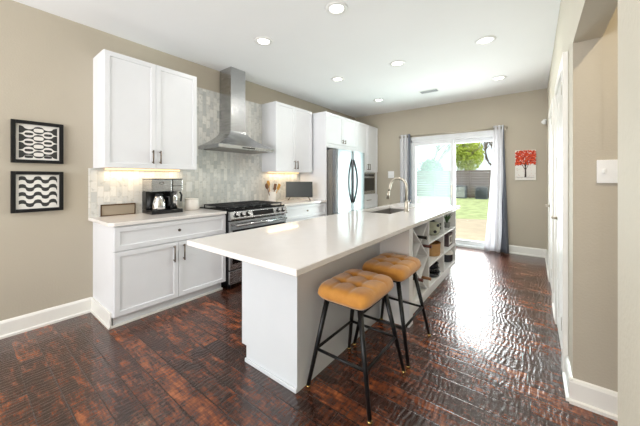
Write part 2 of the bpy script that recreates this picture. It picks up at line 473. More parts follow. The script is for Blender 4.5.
def bare_tree(x, y, h, seed, lab, leaf=None, n=0, r=1.6, zc=None):
    rr = random.Random(seed)
    t = thing('tree', lab, 'tree', (x, y, -.06))
    mbt = MB()
    tips = []
    def grow(p, d, L, rad, depth):
        q = p+d*L; mid = (p+q)/2+Vector((rr.uniform(-.06, .06), rr.uniform(-.06, .06), 0))*L
        mbt.tube([p, mid, q], [rad, rad*.85, rad*.7], 6)
        if depth == 0: tips.append(q); return
        for k in range(3 if depth > 1 else 4):
            nd = (d+Vector((rr.uniform(-.75, .75), rr.uniform(-.75, .75), rr.uniform(-.1, .5)))).normalized()
            grow(q if k else (p+q*2)/3, nd, L*rr.uniform(.6, .8), rad*.62, depth-1)
    grow(Vector((x, y, -.06)), Vector((0, 0, 1)), h*.34, h*.02, 4)
    mbt.build('trunk', M['bark'], t)
    if n:
        lf = bmesh.new(); zc = zc or h*.7
        for k in range(n):
            th, u, rad = rr.uniform(0, 2*PI), rr.uniform(-1, 1), r*rr.random()**.35
            c = Vector((x+rad*math.sqrt(1-u*u)*math.cos(th), y+rad*math.sqrt(1-u*u)*math.sin(th), zc+rad*u*1.15+.1*math.sin(5*th)))
            a = Vector((rr.uniform(-1, 1), rr.uniform(-1, 1), rr.uniform(-1, 1))).normalized()*.11; b_ = a.orthogonal().normalized()*.07
            lf.faces.new([lf.verts.new(c+a), lf.verts.new(c+b_), lf.verts.new(c-a), lf.verts.new(c-b_)])
        m_ = MB(); m_.merge(lf); m_.build('foliage', leaf, t)
bare_tree(-4.4, 26, 5.0, 3, 'yellow green leafy tree rising behind the fence', M['leaf'], 2600, 1.25, 3.3)
bare_tree(-7.0, 25, 3.6, 5, 'darker green bush tree behind the fence, beside the yellow green tree', M['leaf2'], 1800, .95, 1.9)
bare_tree(-2.4, 27, 7.5, 8, 'bare branching tree behind the fence near the white curtain')
bare_tree(-8.8, 32, 9.0, 11, 'bare branching tree behind the fence, seen through the hazy door panel')
bare_tree(-10.4, 24.5, 5.2, 21, 'green leafy tree seen through the hazy left door panel', M['leaf2'], 3200, 1.9, 3.2)

# ---------------------------------------------------------------- cabinets
def shaker(mb, x, y0, y1, z0, z1, st=.058, th=.02, face=+1):
    """one shaker leaf facing +x whose back plane is x"""
    t = bmesh.new(); bmesh.ops.create_cube(t, size=1)
    for v in t.verts: v.co = Vector((x+th/2+v.co.x*th, (y0+y1)/2+v.co.y*(y1-y0), (z0+z1)/2+v.co.z*(z1-z0)))
    f = max(t.faces, key=lambda q: q.calc_center_median().x)
    bmesh.ops.inset_individual(t, faces=[f], thickness=st)
    bmesh.ops.inset_individual(t, faces=[f], thickness=.004)
    for v in f.verts: v.co.x -= .010
    out = [e for e in t.edges if all(abs(v.co.x-(x+th)) < 1e-5 and (abs(v.co.y-y0) < 1e-5 or abs(v.co.y-y1) < 1e-5 or abs(v.co.z-z0) < 1e-5 or abs(v.co.z-z1) < 1e-5) for v in e.verts)
           and abs((e.verts[0].co-e.verts[1].co).length) > .03 and (abs(e.verts[0].co.y-e.verts[1].co.y) < 1e-5 or abs(e.verts[0].co.z-e.verts[1].co.z) < 1e-5)]
    bmesh.ops.bevel(t, geom=out, offset=.002, segments=1, affect='EDGES')
    mb.merge(t)
def leaf(parent, name, x, y0, y1, z0, z1, m=None, st=.058):
    mb = MB(); shaker(mb, x, y0, y1, z0, z1, st); return mb.build(name, m or M['cab'], parent)
def pull(parent, x, y, z0, z1, horiz=False, m=None):
    mb = MB(); r = .0065; o = .03
    if horiz:
        mb.cyl((x+o, z0, y), (x+o, z1, y), r, seg=12)
        for q in (z0+.015, z1-.015): mb.cyl((x, q, y), (x+o, q, y), r*.9, seg=10)
    else:
        mb.cyl((x+o, y, z0), (x+o, y, z1), r, seg=12)
        for q in (z0+.015, z1-.015): mb.cyl((x, y, q), (x+o, y, q), r*.9, seg=10)
    return mb.build('handle', m or M['bronze_dark'], parent)
def knob(parent, x, y, z):
    mb = MB(); mb.cyl((x, y, z), (x+.018, y, z), .006, seg=12); mb.cyl((x+.018, y, z), (x+.028, y, z), .014, .012, seg=16)
    return mb.build('knob', M['bronze_dark'], parent)
M['bronze_dark'] = plain('dark_nickel', (112, 98, 84), .3, .9)

XF = -2.82       # carcass front of base cabinets
g = 'base cabinets under the wall counters'
t = thing('base_cabinet', 'white shaker base cabinet with one wide drawer, left of the range', 'cabinet', (-3.1, 1.34, 0))
MB().box(XL+.001, XF, .800, 1.876, .10, .879).build('body', M['cab'], t)
MB().box(XL+.001, XF-.055, .815, 1.86, 0, .10).build('toe_kick', M['cab'], t)
mb = MB(); mb.box(XL+.001, XF-.035, .786, .80, 0, .135, .003).box(XF-.055, XF-.035, .786, 1.87, 0, .022, .004).box(XL+.001, XF-.033, .776, .786, 0, .02, .004)
mb.build('base_trim', M['trim'], t)
d = leaf(t, 'drawer', XF, .803, 1.873, .665, .868); knob(d, XF+.02, 1.338, .775)
d = leaf(t, 'door', XF, .803, 1.336, .108, .655); pull(d, XF+.02, 1.290, .47, .63)
d = leaf(t, 'door', XF, 1.340, 1.873, .108, .655); pull(d, XF+.02, 1.386, .47, .63)

t = thing('base_cabinet', 'white base cabinet with drawer, between the range and the refrigerator', 'cabinet', (-3.1, 3.3, 0))
MB().box(XL+.001, XF, 2.80, 3.818, .10, .889).build('body', M['cab'], t)
MB().box(XL+.001, XF-.055, 2.81, 3.81, 0, .10).build('toe_kick', M['cab'], t)
d = leaf(t, 'drawer', XF, 2.803, 3.815, .68, .878); knob(d, XF+.02, 3.31, .79)
d = leaf(t, 'door', XF, 2.803, 3.307, .108, .67); pull(d, XF+.02, 3.27, .49, .625)
d = leaf(t, 'door', XF, 3.311, 3.815, .108, .67); pull(d, XF+.02, 3.35, .49, .625)

o = MB().prism([(XL+.001, .765), (-2.83, .765), (-2.785, .80), (-2.785, 1.874), (XL+.001, 1.874)], 2, .880, .91, bev=.003).build('countertop', M['quartz'])
tag(o, 'white quartz countertop holding the coffee maker, left of the range', 'countertop')
o = MB().box(XL+.001, -2.785, 2.802, 3.819, .890, .92, .003).build('countertop', M['quartz'])
tag(o, 'white quartz countertop holding the small television, right of the range', 'countertop')

# backsplash
mb = MB()
mb.box(XL+.0005, XL+.012, .765, 1.679, .911, 1.384).box(XL+.0005, XL+.012, 1.679, 1.876, .911, 2.45).box(XL+.0005, XL+.012, 1.876, 2.80, .88, 2.45).box(XL+.0005, XL+.012, 2.80, 2.912, .921, 2.45).box(XL+.0005, XL+.012, 2.912, 3.818, .921, 1.389)
struct('backsplash', mb, M['tile'])

# wall cabinets
def wall_cab(y0, y1, z0, z1, lab, lit):
    t = thing('wall_cabinet', lab, 'cabinet', (XL, (y0+y1)/2, z0))
    XU = -3.09; ym = (y0+y1)/2
    MB().box(XL+.0005, XU, y0, y1, z0, z1).build('body', M['cab'], t)
    d = leaf(t, 'door', XU, y0+.002, ym-.0015, z0+.002, z1-.002, st=.062); pull(d, XU+.02, ym-.035, z0+.05, z0+.185)
    d = leaf(t, 'door', XU, ym+.0015, y1-.002, z0+.002, z1-.002, st=.062); pull(d, XU+.02, ym+.035, z0+.05, z0+.185)
    s_ = MB().box(XL+.06, XL+.09, y0+.08, y1-.08, z0-.012, z0-.0005, .002).build('light_strip', M['strip'], t)
    light('under_cabinet_light', 'AREA', (.075, 0, -.018), lit, (1, .80, .55), (0, 0, 0), t, shape='RECTANGLE', size=.04, size_y=y1-y0-.15)
wall_cab(.802, 1.676, 1.385, 2.455, 'white two-door wall cabinet left of the range hood', 1.4)
wall_cab(2.914, 3.775, 1.39, 2.455, 'white two-door wall cabinet right of the range hood, above the television', 1.4)

# tall surround: side panel, over-fridge cabinet, oven column
XT = -2.82
t = thing('refrigerator_cabinet', 'white two-door cabinet and side panel framing the refrigerator', 'cabinet', (-3.1, 4.3, 0))
MB().box(XL+.0005, XT+.02, 3.82, 3.842, 0, 2.437, .002).build('side_panel', M['cab'], t)
MB().box(XL+.0005, XT, 3.842, 4.875, 1.84, 2.437).box(XT, XT+.02, 3.842, 4.875, 1.825, 1.895, .002).build('body', M['cab'], t)
for (a, b_, hy) in ((3.845, 4.357, 4.32), (4.360, 4.872, 4.40)):
    d = leaf(t, 'door', XT, a, b_, 1.90, 2.434); pull(d, XT+.02, hy, 1.93, 2.0)
t = thing('oven_cabinet', 'tall white pantry cabinet with built-in microwave, right of the refrigerator', 'cabinet', (-3.1, 5.3, 0))
mb = MB(); mb.box(XL+.0005, XT, 4.877, 5.80, .10, .955).box(XL+.0005, XT, 4.877, 5.80, 1.42, 2.437).box(XL+.0005, XT+.0, 4.877, 4.90, .955, 1.42).box(XL+.0005, XT, 5.68, 5.80, .955, 1.42).box(XL+.0005, XL+.03, 4.90, 5.68, .955, 1.42)
mb.box(XL+.0005, XT-.05, 4.88, 5.79, 0, .10); mb.build('body', M['cab'], t)
for (a, b_, hy) in ((4.88, 5.337, 5.30), (5.34, 5.797, 5.38)):
    d = leaf(t, 'door', XT, a, b_, 1.43, 2.434); pull(d, XT+.02, hy, 1.47, 1.60)
for (z0, z1) in ((.66, .94), (.38, .65), (.108, .37)):
    d = leaf(t, 'drawer', XT, 4.88, 5.797, z0, z1); pull(d, XT+.02, (z0+z1)/2+.03, 5.25, 5.43, True)
t = thing('microwave', 'built-in steel microwave with dark glass in the pantry cabinet', 'microwave', (-3.1, 5.29, .956))
MB().box(XL+.04, XT-.002, 4.905, 5.675, .957, 1.415, .003).build('casing', M['steel'], t)
o = MB().box(XT-.001, XT+.02, 4.905, 5.675, .957, 1.415, .004).build('door', M['steel'], t)
MB().box(XT+.019, XT+.023, 5.0, 5.62, 1.03, 1.30, .001).build('window', M['black_glass'], o)
MB().box(XT+.019, XT+.023, 5.0, 5.62, 1.335, 1.385, .001).build('control_panel', M['black_glass'], o)

# ---------------------------------------------------------------- refrigerator
t = thing('refrigerator', 'stainless steel french-door refrigerator with curved handles', 'refrigerator', (-3.05, 4.36, 0))
fy0, fy1, fm, fx = 3.86, 4.865, 4.40, -2.70
MB().box(XL+.03, fx, fy0, fy1, .03, 1.775, .006).box(XL+.1, fx-.06, fy0+.05, fy1-.05, 0, .03).build('casing', M['steel_side'], t)
def fdoor(y0, y1, z0, z1, nm='door'):
    mb = MB(); n = 10; pr = []
    for k in range(n+1):
        u = k/n; pr.append((fx+.072+.014*math.sin(PI*u)**.6 if 0 < u < 1 else fx+.068, y0+(y1-y0)*u))
    mb.prism([(fx+.006, y0)]+pr+[(fx+.006, y1)], 2, z0, z1)
    return mb.build(nm, M['steel_fridge'], t)
for (a, b_, hy, bow) in ((fy0+.002, fm-.003, fm-.045, -1), (fm+.003, fy1-.002, fm+.045, 1)):
    d = fdoor(a, b_, .70, 1.79)
    pts = [(fx+.075, hy, .86)]+[(fx+.075+.055*math.sin(PI*k/12)**.6, hy+bow*.05*(math.sin(PI*k/12)-1)+bow*.03, .86+.76*k/12) for k in range(1, 12)]+[(fx+.075, hy, 1.62)]
    pts[0] = (fx+.075, pts[1][1], .85); pts[-1] = (fx+.075, pts[-2][1], 1.63)
    MB().tube(pts, .019, 12).build('handle', M['steel_handle'], d)
d = fdoor(fy0+.002, fy1-.002, .06, .69, 'freezer_drawer')
MB().tube([(fx+.08, fy0+.1, .60), (fx+.13, fy0+.16, .60), (fx+.13, fy1-.16, .60), (fx+.08, fy1-.1, .60)], .014).build('handle', M['steel'], d)
for ya in (fy0+.03, fy1-.12): MB().box(fx-.10, fx-.002, ya, ya+.09, 1.776, 1.80, .004).build('hinge_cover', M['steel_side'], t)

# ---------------------------------------------------------------- range
ry0, ry1, rx = 1.882, 2.795, -2.77
t = thing('range', 'stainless slide-in gas range with black grates and five front knobs', 'stove', (-3.05, 2.34, 0))
MB().box(XL+.02, rx-.002, ry0, ry1, .09, .905, .003).box(XL+.06, rx-.06, ry0+.02, ry1-.02, .03, .09).build('casing', M['black'], t)
lg = MB()
for y in (ry0+.05, ry1-.05):
    MB().cyl((rx-.05, y, 0), (rx-.05, y, .09), .02).build('leg', M['black'], t)
MB().box(XL+.02, rx+.0, ry0-.0, ry1+.0, .906, .925, .004).build('cooktop', M['black_glass'], t)
# slanted control panel
cp = MB().prism([(rx, .905), (rx+.03, .90), (rx+.062, .822), (rx+.055, .805), (rx, .805)], 1, ry0+.002, ry1-.002, bev=.004).build('control_panel', M['steel'], t)
nrm = Vector((.078, 0, .032)).normalized(); base = Vector((rx+.046, 0, .861))
for y in (ry0+.085, ry0+.165, ry0+.245, ry1-.165, ry1-.08):
    p = Vector((base.x, y, base.z)); k = MB(); k.cyl(p, p+nrm*.010, .030, seg=24, mi=0); k.cyl(p+nrm*.010, p+nrm*.040, .024, .021, seg=24, mi=1)
    k.build('knob', [M['black_plastic'], M['steel']], t)
dm = MB(); v0 = base+nrm*.001; tt = Vector((-.032, 0, .078)).normalized()
q = bmesh.new()
ys = (ry0+.32, ry1-.26); vs = []
for dz in (-.03, .03):
    for y in ys:
        for nn in (0, .004): vs.append(Vector((v0.x, y, v0.z))+tt*dz+nrm*nn)
bmesh.ops.convex_hull(q, input=[q.verts.new(v) for v in vs]); dm.merge(q)
dm.build('display', M['black_glass'], cp)
d = MB().box(rx, rx+.035, ry0+.004, ry1-.004, .235, .79, .005).build('oven_door', M['steel'], t)
MB().box(rx+.034, rx+.037, ry0+.035, ry1-.035, .30, .69, .001).build('window', M['black_glass'], d)
MB().cyl((rx+.085, ry0+.05, .745), (rx+.085, ry1-.05, .745), .015).cyl((rx+.03, ry0+.09, .745), (rx+.085, ry0+.09, .745), .011).cyl((rx+.03, ry1-.09, .745), (rx+.085, ry1-.09, .745), .011).build('handle', M['steel'], d)
MB().box(rx, rx+.03, ry0+.004, ry1-.004, .07, .222, .005).build('drawer', M['steel'], t)
for (a, b_) in ((ry0+.03, ry0+.30), (ry0+.31, ry1-.31), (ry1-.30, ry1-.03)):
    gmb = MB(); z = .95; x0, x1 = XL+.06, rx-.03
    gmb.box(x0, x1, a, a+.014, z-.007, z+.007, .003).box(x0, x1, b_-.014, b_, z-.007, z+.007, .003).box(x0, x0+.014, a, b_, z-.007, z+.007, .003).box(x1-.014, x1, a, b_, z-.007, z+.007, .003)
    gmb.box((x0+x1)/2-.007, (x0+x1)/2+.007, a, b_, z-.007, z+.007, .003).box(x0, x1, (a+b_)/2-.006, (a+b_)/2+.006, z-.007, z+.007, .003)
    for xx in (x0+.13, x1-.13): gmb.box(xx-.006, xx+.006, a, b_, z-.007, z+.007, .003)
    for xx in (x0+.007, x1-.007):
        for yy in (a+.007, b_-.007): gmb.cyl((xx, yy, .925), (xx, yy, z), .007, seg=8)
    gmb.build('grate', M['iron'], t)
    for xx in (x0+.13, x1-.13):
        MB().cyl((xx, (a+b_)/2, .924), (xx, (a+b_)/2, .938), .042, .036).build('burner', M['iron'], t)

# ---------------------------------------------------------------- range hood
hy0, hy1, hxf = 1.865, 2.735, -2.93
cy0, cy1, cxf = 2.17, 2.40, -3.13
t = thing('range_hood', 'stainless chimney range hood with a flared canopy on the tiled wall', 'range hood', (-3.15, 2.31, 1.62))
xw = XL+.0125
MB().box(xw, cxf, cy0, cy1, 1.90, 2.7495, .002).build('chimney', [M['steel']], t)
MB().box(xw, cxf+.004, cy0-.004, cy1+.004, 1.89, 2.28, .002).build('chimney_sleeve', M['steel'], t)
t2 = bmesh.new(); rings = []; n = 10
for k in range(n+1):
    u = k/n; s_ = (1-u)**1.55      # concave flare
    z = 1.700+.21*u
    xf_ = cxf+.006+(hxf-cxf-.006)*s_; a = cy0-.006+(hy0-cy0+.006)*s_; b_ = cy1+.006+(hy1-cy1-.006)*s_
    rings.append([t2.verts.new((xw, a, z)), t2.verts.new((xf_, a, z)), t2.verts.new((xf_, b_, z)), t2.verts.new((xw, b_, z))])
for A, B in zip(rings, rings[1:]):
    for k in range(4): t2.faces.new((A[k], A[(k+1) % 4], B[(k+1) % 4], B[k]))
t2.faces.new(rings[0]); t2.faces.new(rings[-1])
bmesh.ops.recalc_face_normals(t2, faces=t2.faces)
mb = MB(); mb.merge(t2)
mb.build('canopy', M['steel'], t)
MB().box(xw, hxf+.002, hy0-.002, hy1+.002, 1.658, 1.701, .003).build('rim', M['steel'], t)
MB().box(hxf+.001, hxf+.004, 2.20, 2.40, 1.670, 1.688, .001).build('control_strip', M['black_glass'], t)
MB().box(xw+.05, hxf-.05, hy0+.05, hy1-.05, 1.652, 1.659, .002).build('filter', M['steel_side'], t)

# ---------------------------------------------------------------- kitchen island
IX0, IXK, IXS = -1.650, -1.12, -.845      # kitchen side, knee panel, shelf face
IY0, IY1, IYK = 1.235, 4.17, 2.36
t = thing('kitchen_island', 'pale grey kitchen island with open shelves, wine rack and stool recess', 'kitchen island', (-1.3, 2.7, 0))
MB().prism([(IX0+.05, 0), (IXK, 0), (IXK, .8795), (IX0, .8795), (IX0, .11), (IX0+.05, .11)], 1, IY0, IY0+.02, bev=.002).build('end_panel', M['island'], t)
mb = MB(); x0, x1, y0, y1 = IX0+.002, IXK-.0, IY0+.02, IY1-.002
SKX0, SKX1, SKY0, SKY1 = -1.555, -1.200, 2.78, 3.60     # sink cut-out
mb.box(x0, x1, y0, SKY0-.03, .1, .8795).box(x0, x1, SKY1+.03, y1, .1, .8795).box(x0, x1, SKY0-.03, SKY1+.03, .1, .60).box(SKX1+.03, x1, SKY0-.03, SKY1+.03, .6, .8795).box(x0, SKX0-.03, SKY0-.03, SKY1+.03, .6, .8795)
mb.box(x0+.05, x1, y0, y1, 0, .1)
mb.build('body', M['island'], t)
mb = MB(); mb.box(IX0+.045, IXK+.0, IY0-.012, IY0-.0005, 0, .028, .005)
mb.build('base_trim', M['island'], t)
# shelf unit
ysd = [IYK, 2.45, 2.93, 3.53, IY1]
zb, zt = .125, .8795
mb = MB()
mb.box(IXK+.001, IXS, IYK, 2.452, 0, zt, .002)          # end stile reaching the floor
mb.box(IXK+.001, IXK+.012, 2.452, IY1, zb, zt)           # back
mb.box(IXK+.001, IXS, IY1-.022, IY1, zb, zt, .002)
for y in (2.93, 3.53): mb.box(IXK+.012, IXS, y-.011, y+.011, zb, zt, .002)
mb.box(IXK+.001, IXS, 2.45, IY1, .845, zt, .002).box(IXK+.001, IXS, 2.45, IY1, zb, .17, .002)
mb.box(IXK+.001, IXS-.06, 2.452, IY1-.01, 0, zb)
mb.build('shelf_carcass', M['shelf_white'], t)
for (a, b_) in ((2.941, 3.519), (3.541, IY1-.022)):
    for z in (.385, .62): MB().box(IXK+.012, IXS-.001, a, b_, z-.010, z+.010, .002).build('shelf', M['shelf_white'], t)
# wine rack: two crosses of diagonal boards
wr = MB(); wy0, wy1 = 2.452, 2.919
def diag(ya, za, yb, zb_):
    d = Vector((0, yb-ya, zb_-za)); L = d.length; n_ = Vector((0, -d.z, d.y)).normalized()*.006
    wr.prism([(ya+n_.y, za+n_.z), (yb+n_.y, zb_+n_.z), (yb-n_.y, zb_-n_.z), (ya-n_.y, za-n_.z)], 0, IXK+.013, IXS-.006)
for (za, zb_) in ((.158, .497), (.503, .838)):
    diag(wy0+.008, za, wy1-.008, zb_); diag(wy0+.008, zb_, wy1-.008, za)
wr.build('wine_rack', M['shelf_white'], t)

# island countertop, with the sink cut-out
def slab(outer, inner, z0, z1, ch=.003):
    m_ = bmesh.new()
    c = Vector((sum(p[0] for p in outer)/4, sum(p[1] for p in outer)/4))
    def ring(pts, z, s=0):
        r = []
        for p in pts:
            d = Vector((1 if p[0] < c.x else -1, 1 if p[1] < c.y else -1))*s
            r.append(m_.verts.new((p[0]+d.x, p[1]+d.y, z)))
        return r
    ot, om, on, ob = ring(outer, z1, ch), ring(outer, z1-ch), ring(outer, z0+ch), ring(outer, z0, ch)
    it, ib = [m_.verts.new((*p, z1)) for p in inner], [m_.verts.new((*p, z0)) for p in inner]
    def band(A, B):
        for k in range(4): m_.faces.new((A[k], A[(k+1) % 4], B[(k+1) % 4], B[k]))
    band(ot, om); band(om, on); band(on, ob); band(ob, ib); band(ib, it); band(it, ot)
    bmesh.ops.recalc_face_normals(m_, faces=m_.faces)
    r = MB(); r.merge(m_); return r
o = slab([(-1.655, .84), (-.765, .84), (-.798, 4.20), (-1.655, 4.20)], [(SKX0, SKY0), (SKX1, SKY0), (SKX1, SKY1), (SKX0, SKY1)], .880, .910).build('island_countertop', M['quartz'])
tag(o, 'long white quartz top overhanging the kitchen island', 'countertop')

# sink and faucet
t = thing('sink', 'rectangular steel undermount sink set in the island top', 'sink', (-1.375, 3.185, .68))
mb = MB(); a, b_, c, d_ = SKX0-.008, SKX1+.008, SKY0-.008, SKY1+.008
mb.box(a-.004, a, c, d_, .68, .879).box(b_, b_+.004, c, d_, .68, .879).box(a-.004, b_+.004, c-.004, c, .68, .879).box(a-.004, b_+.004, d_, d_+.004, .68, .879).box(a-.004, b_+.004, c-.004, d_+.004, .672, .68)
mb.build('basin', M['steel_side'], t)
MB().cyl((-1.375, 3.185, .679), (-1.375, 3.185, .684), .045).build('drain', M['chrome'], t)
fx_, fy_ = -1.15, 3.12
t = thing('faucet', 'brushed nickel gooseneck faucet beside the island sink', 'faucet', (fx_, fy_, .91))
MB().lathe([(0, 0), (.030, 0), (.030, .006), (.024, .012), (.021, .05), (.021, .11), (.015, .125), (0, .125)], (fx_, fy_, .9105)).build('base', M['nickel'], t)
R_ = .100
pts = [(fx_, fy_, 1.03), (fx_, fy_, 1.19)]+[(fx_-R_+R_*math.cos(PI*k/12), fy_, 1.19+R_*math.sin(PI*k/12)) for k in range(1, 12)]+[(fx_-2*R_-.002, fy_, 1.17), (fx_-2*R_-.012, fy_, 1.14)]
MB().tube(pts, .0150, 14).build('spout', M['nickel'], t)
MB().tube([(fx_-2*R_-.010, fy_, 1.15), (fx_-2*R_-.022, fy_, 1.10), (fx_-2*R_-.034, fy_, 1.045)], [.014, .018, .020], 14).build('spray_head', M['nickel'], t)
MB().tube([(fx_, fy_+.02, .985), (fx_, fy_+.05, .99), (fx_+.01, fy_+.10, 1.03)], [.008, .007, .006], 10).build('lever', M['nickel'], t)

# ---------------------------------------------------------------- things on the island shelves
def rnd_at(x, y): return (x, y)
t = thing('teapot', 'pale green round ceramic pot with dark lid on the top island shelf', 'pot', (-.945, 3.375, .63))
z0 = .631
MB().lathe([(0, 0), (.055, 0), (.08, .02), (.100, .07), (.096, .11), (.07, .145), (.045, .155), (.036, .15), (0, .15)], (-.945, 3.375, z0)).build('body', M['celadon'], t)
MB().lathe([(0, .15), (.040, .156), (.03, .172), (.010, .178), (.012, .19), (0, .196)], (-.945, 3.375, z0)).build('lid', M['pot_dark'], t)
MB().tube([(-.945, 3.375+.095, z0+.11), (-.945, 3.375+.122, z0+.10), (-.945, 3.375+.118, z0+.05), (-.945, 3.375+.09, z0+.04)], .009, 10).build('handle', M['celadon'], t)
for th, zz in ((0, .085), (.9, .05), (-.9, .05), (.5, .12), (-.5, .12)):
    p = Vector((-.945+.098*math.cos(th), 3.375+.098*math.sin(th), z0+zz)); n_ = Vector((math.cos(th), math.sin(th), 0))
    MB().cyl(p-n_*.006, p+n_*.004, .018, seg=14).build('dark_spot', M['pot_dark'], t)
t = thing('wicker_basket', 'round tan woven basket on the middle island shelf', 'basket', (-.962, 3.385, .395))
MB().lathe([(0, 0), (.10, 0), (.108, .02), (.11, .13), (.114, .14), (.108, .143), (.104, .13), (.100, .02), (0, .012)], (-.962, 3.385, .3955)).build('body', M['basket'], t)
MB().lathe([(.110, .138), (.117, .143), (.110, .150), (.104, .143), (.110, .138)], (-.962, 3.385, .3955)).build('rim', M['spoon_dark'], t)
# stacked pans on the bottom shelf
zz = .171
for k, (m_, r, h, lab) in enumerate((('pot_dark', .125, .045, 'dark low pan at the bottom of the stack on the low island shelf'),
                                  ('steel', .118, .04, 'steel pan in the middle of the stack on the low island shelf'),
                                  ('pot_dark', .108, .05, 'dark pan on top of the stack on the low island shelf'))):
    t = thing('cooking_pan', lab, 'pan', (-.967, 3.33, zz), 'pans stacked on the low island shelf')
    MB().lathe([(0, 0), (r*.86, 0), (r*.95, .008), (r, h), (r*1.03, h+.002), (r*.97, h+.001), (r*.92, .012), (0, .008)], (-.967, 3.33, zz)).build('body', M[m_], t)
    MB().tube([(-.967, 3.33+r*.92, zz+h*.75), (-.955, 3.33+r+.02, zz+h*.8), (-.945, 3.33+r+.045, zz+h*.85)], [.008, .009, .009], 8).build('handle', M['black_plastic'], t)
    zz += h+.004
t = thing('potted_plant', 'small green spiky plant in a pale pot on the top shelf', 'plant', (-.92, 3.99, .6305))
MB().lathe([(0, 0), (.032, 0), (.042, .06), (.046, .065), (.040, .068), (.036, .055), (0, .055)], (-.92, 3.99, .6305)).build('pot', M['terracotta'], t)
lf = MB()
for k in range(22):
    a = k*2.4; r = .03+.05*random.random(); h = .08+.07*random.random()
    p0 = Vector((-.92, 3.99, .685)); p1 = p0+Vector((math.cos(a)*r*.4, math.sin(a)*r*.4, h*.6)); p2 = p0+Vector((math.cos(a)*r, math.sin(a)*r, h))
    lf.tube([p0, p1, p2], [.006, .007, .001], 5)
lf.build('leaves', M['green'], t)
t = thing('storage_box', 'dark plum patterned box on the middle island shelf', 'box', (-.94, 4.0, .3955))
MB().box(-1.04, -.875, 3.88, 4.11, .3955, .56, .004).build('body', M['purple'], t)
mb = MB(); mb.box(-.8755, -.872, 3.92, 4.07, .42, .53, .001).box(-.8725, -.870, 3.955, 4.035, .445, .51, .001, mi=1); mb.build('front_pattern', [M['mat_white'], M['purple']], t)
t = thing('stock_pot', 'dark enamel pot with a white lid on the low island shelf', 'pot', (-.945, 4.03, .171))
MB().lathe([(0, 0), (.075, 0), (.088, .015), (.092, .10), (.096, .104), (0, .104)], (-.945, 4.03, .171)).build('body', M['pot_dark'], t)
MB().lathe([(.096, .1045), (.090, .130), (.055, .158), (.014, .165), (.016, .18), (0, .184)], (-.945, 4.03, .171)).build('lid', M['ceramic'], t)
# wine bottles, necks facing the room
for (y, z, cap, lab) in ((2.685, .726, 'foil_black', 'dark wine bottle with black neck, highest in the wine rack'),
                       (2.84, .612, 'foil_red', 'dark wine bottle with maroon neck, in the upper right of the rack'),
                       (2.57, .358, 'foil_red', 'dark wine bottle with maroon neck, in the lower left of the rack'),
                       (2.815, .302, 'foil_tan', 'dark wine bottle with tan neck, in the lower right of the rack')):
    t = thing('wine_bottle', lab, 'bottle', (-.98, y, z), 'wine bottles in the island rack')
    prof = [(0, 0), (.035, 0), (.037, .005), (.037, .15), (.030, .175), (.0145, .205), (.0135, .215), (0, .215)]
    mb = MB(); mb.lathe(prof, (0, 0, 0)); bmesh.ops.transform(mb.bm, matrix=Matrix.Translation((-1.095, y, z)) @ Matrix.Rotation(PI/2, 4, 'Y'), verts=mb.bm.verts)
    mb.build('body', M['bottle'], t)
    mb = MB(); mb.cyl((-.882, y, z), (-.80, y, z), .0145, .0145, seg=16).cyl((-.80, y, z), (-.795, y, z), .016, seg=16)
    mb.build('capsule', M[cap], t)

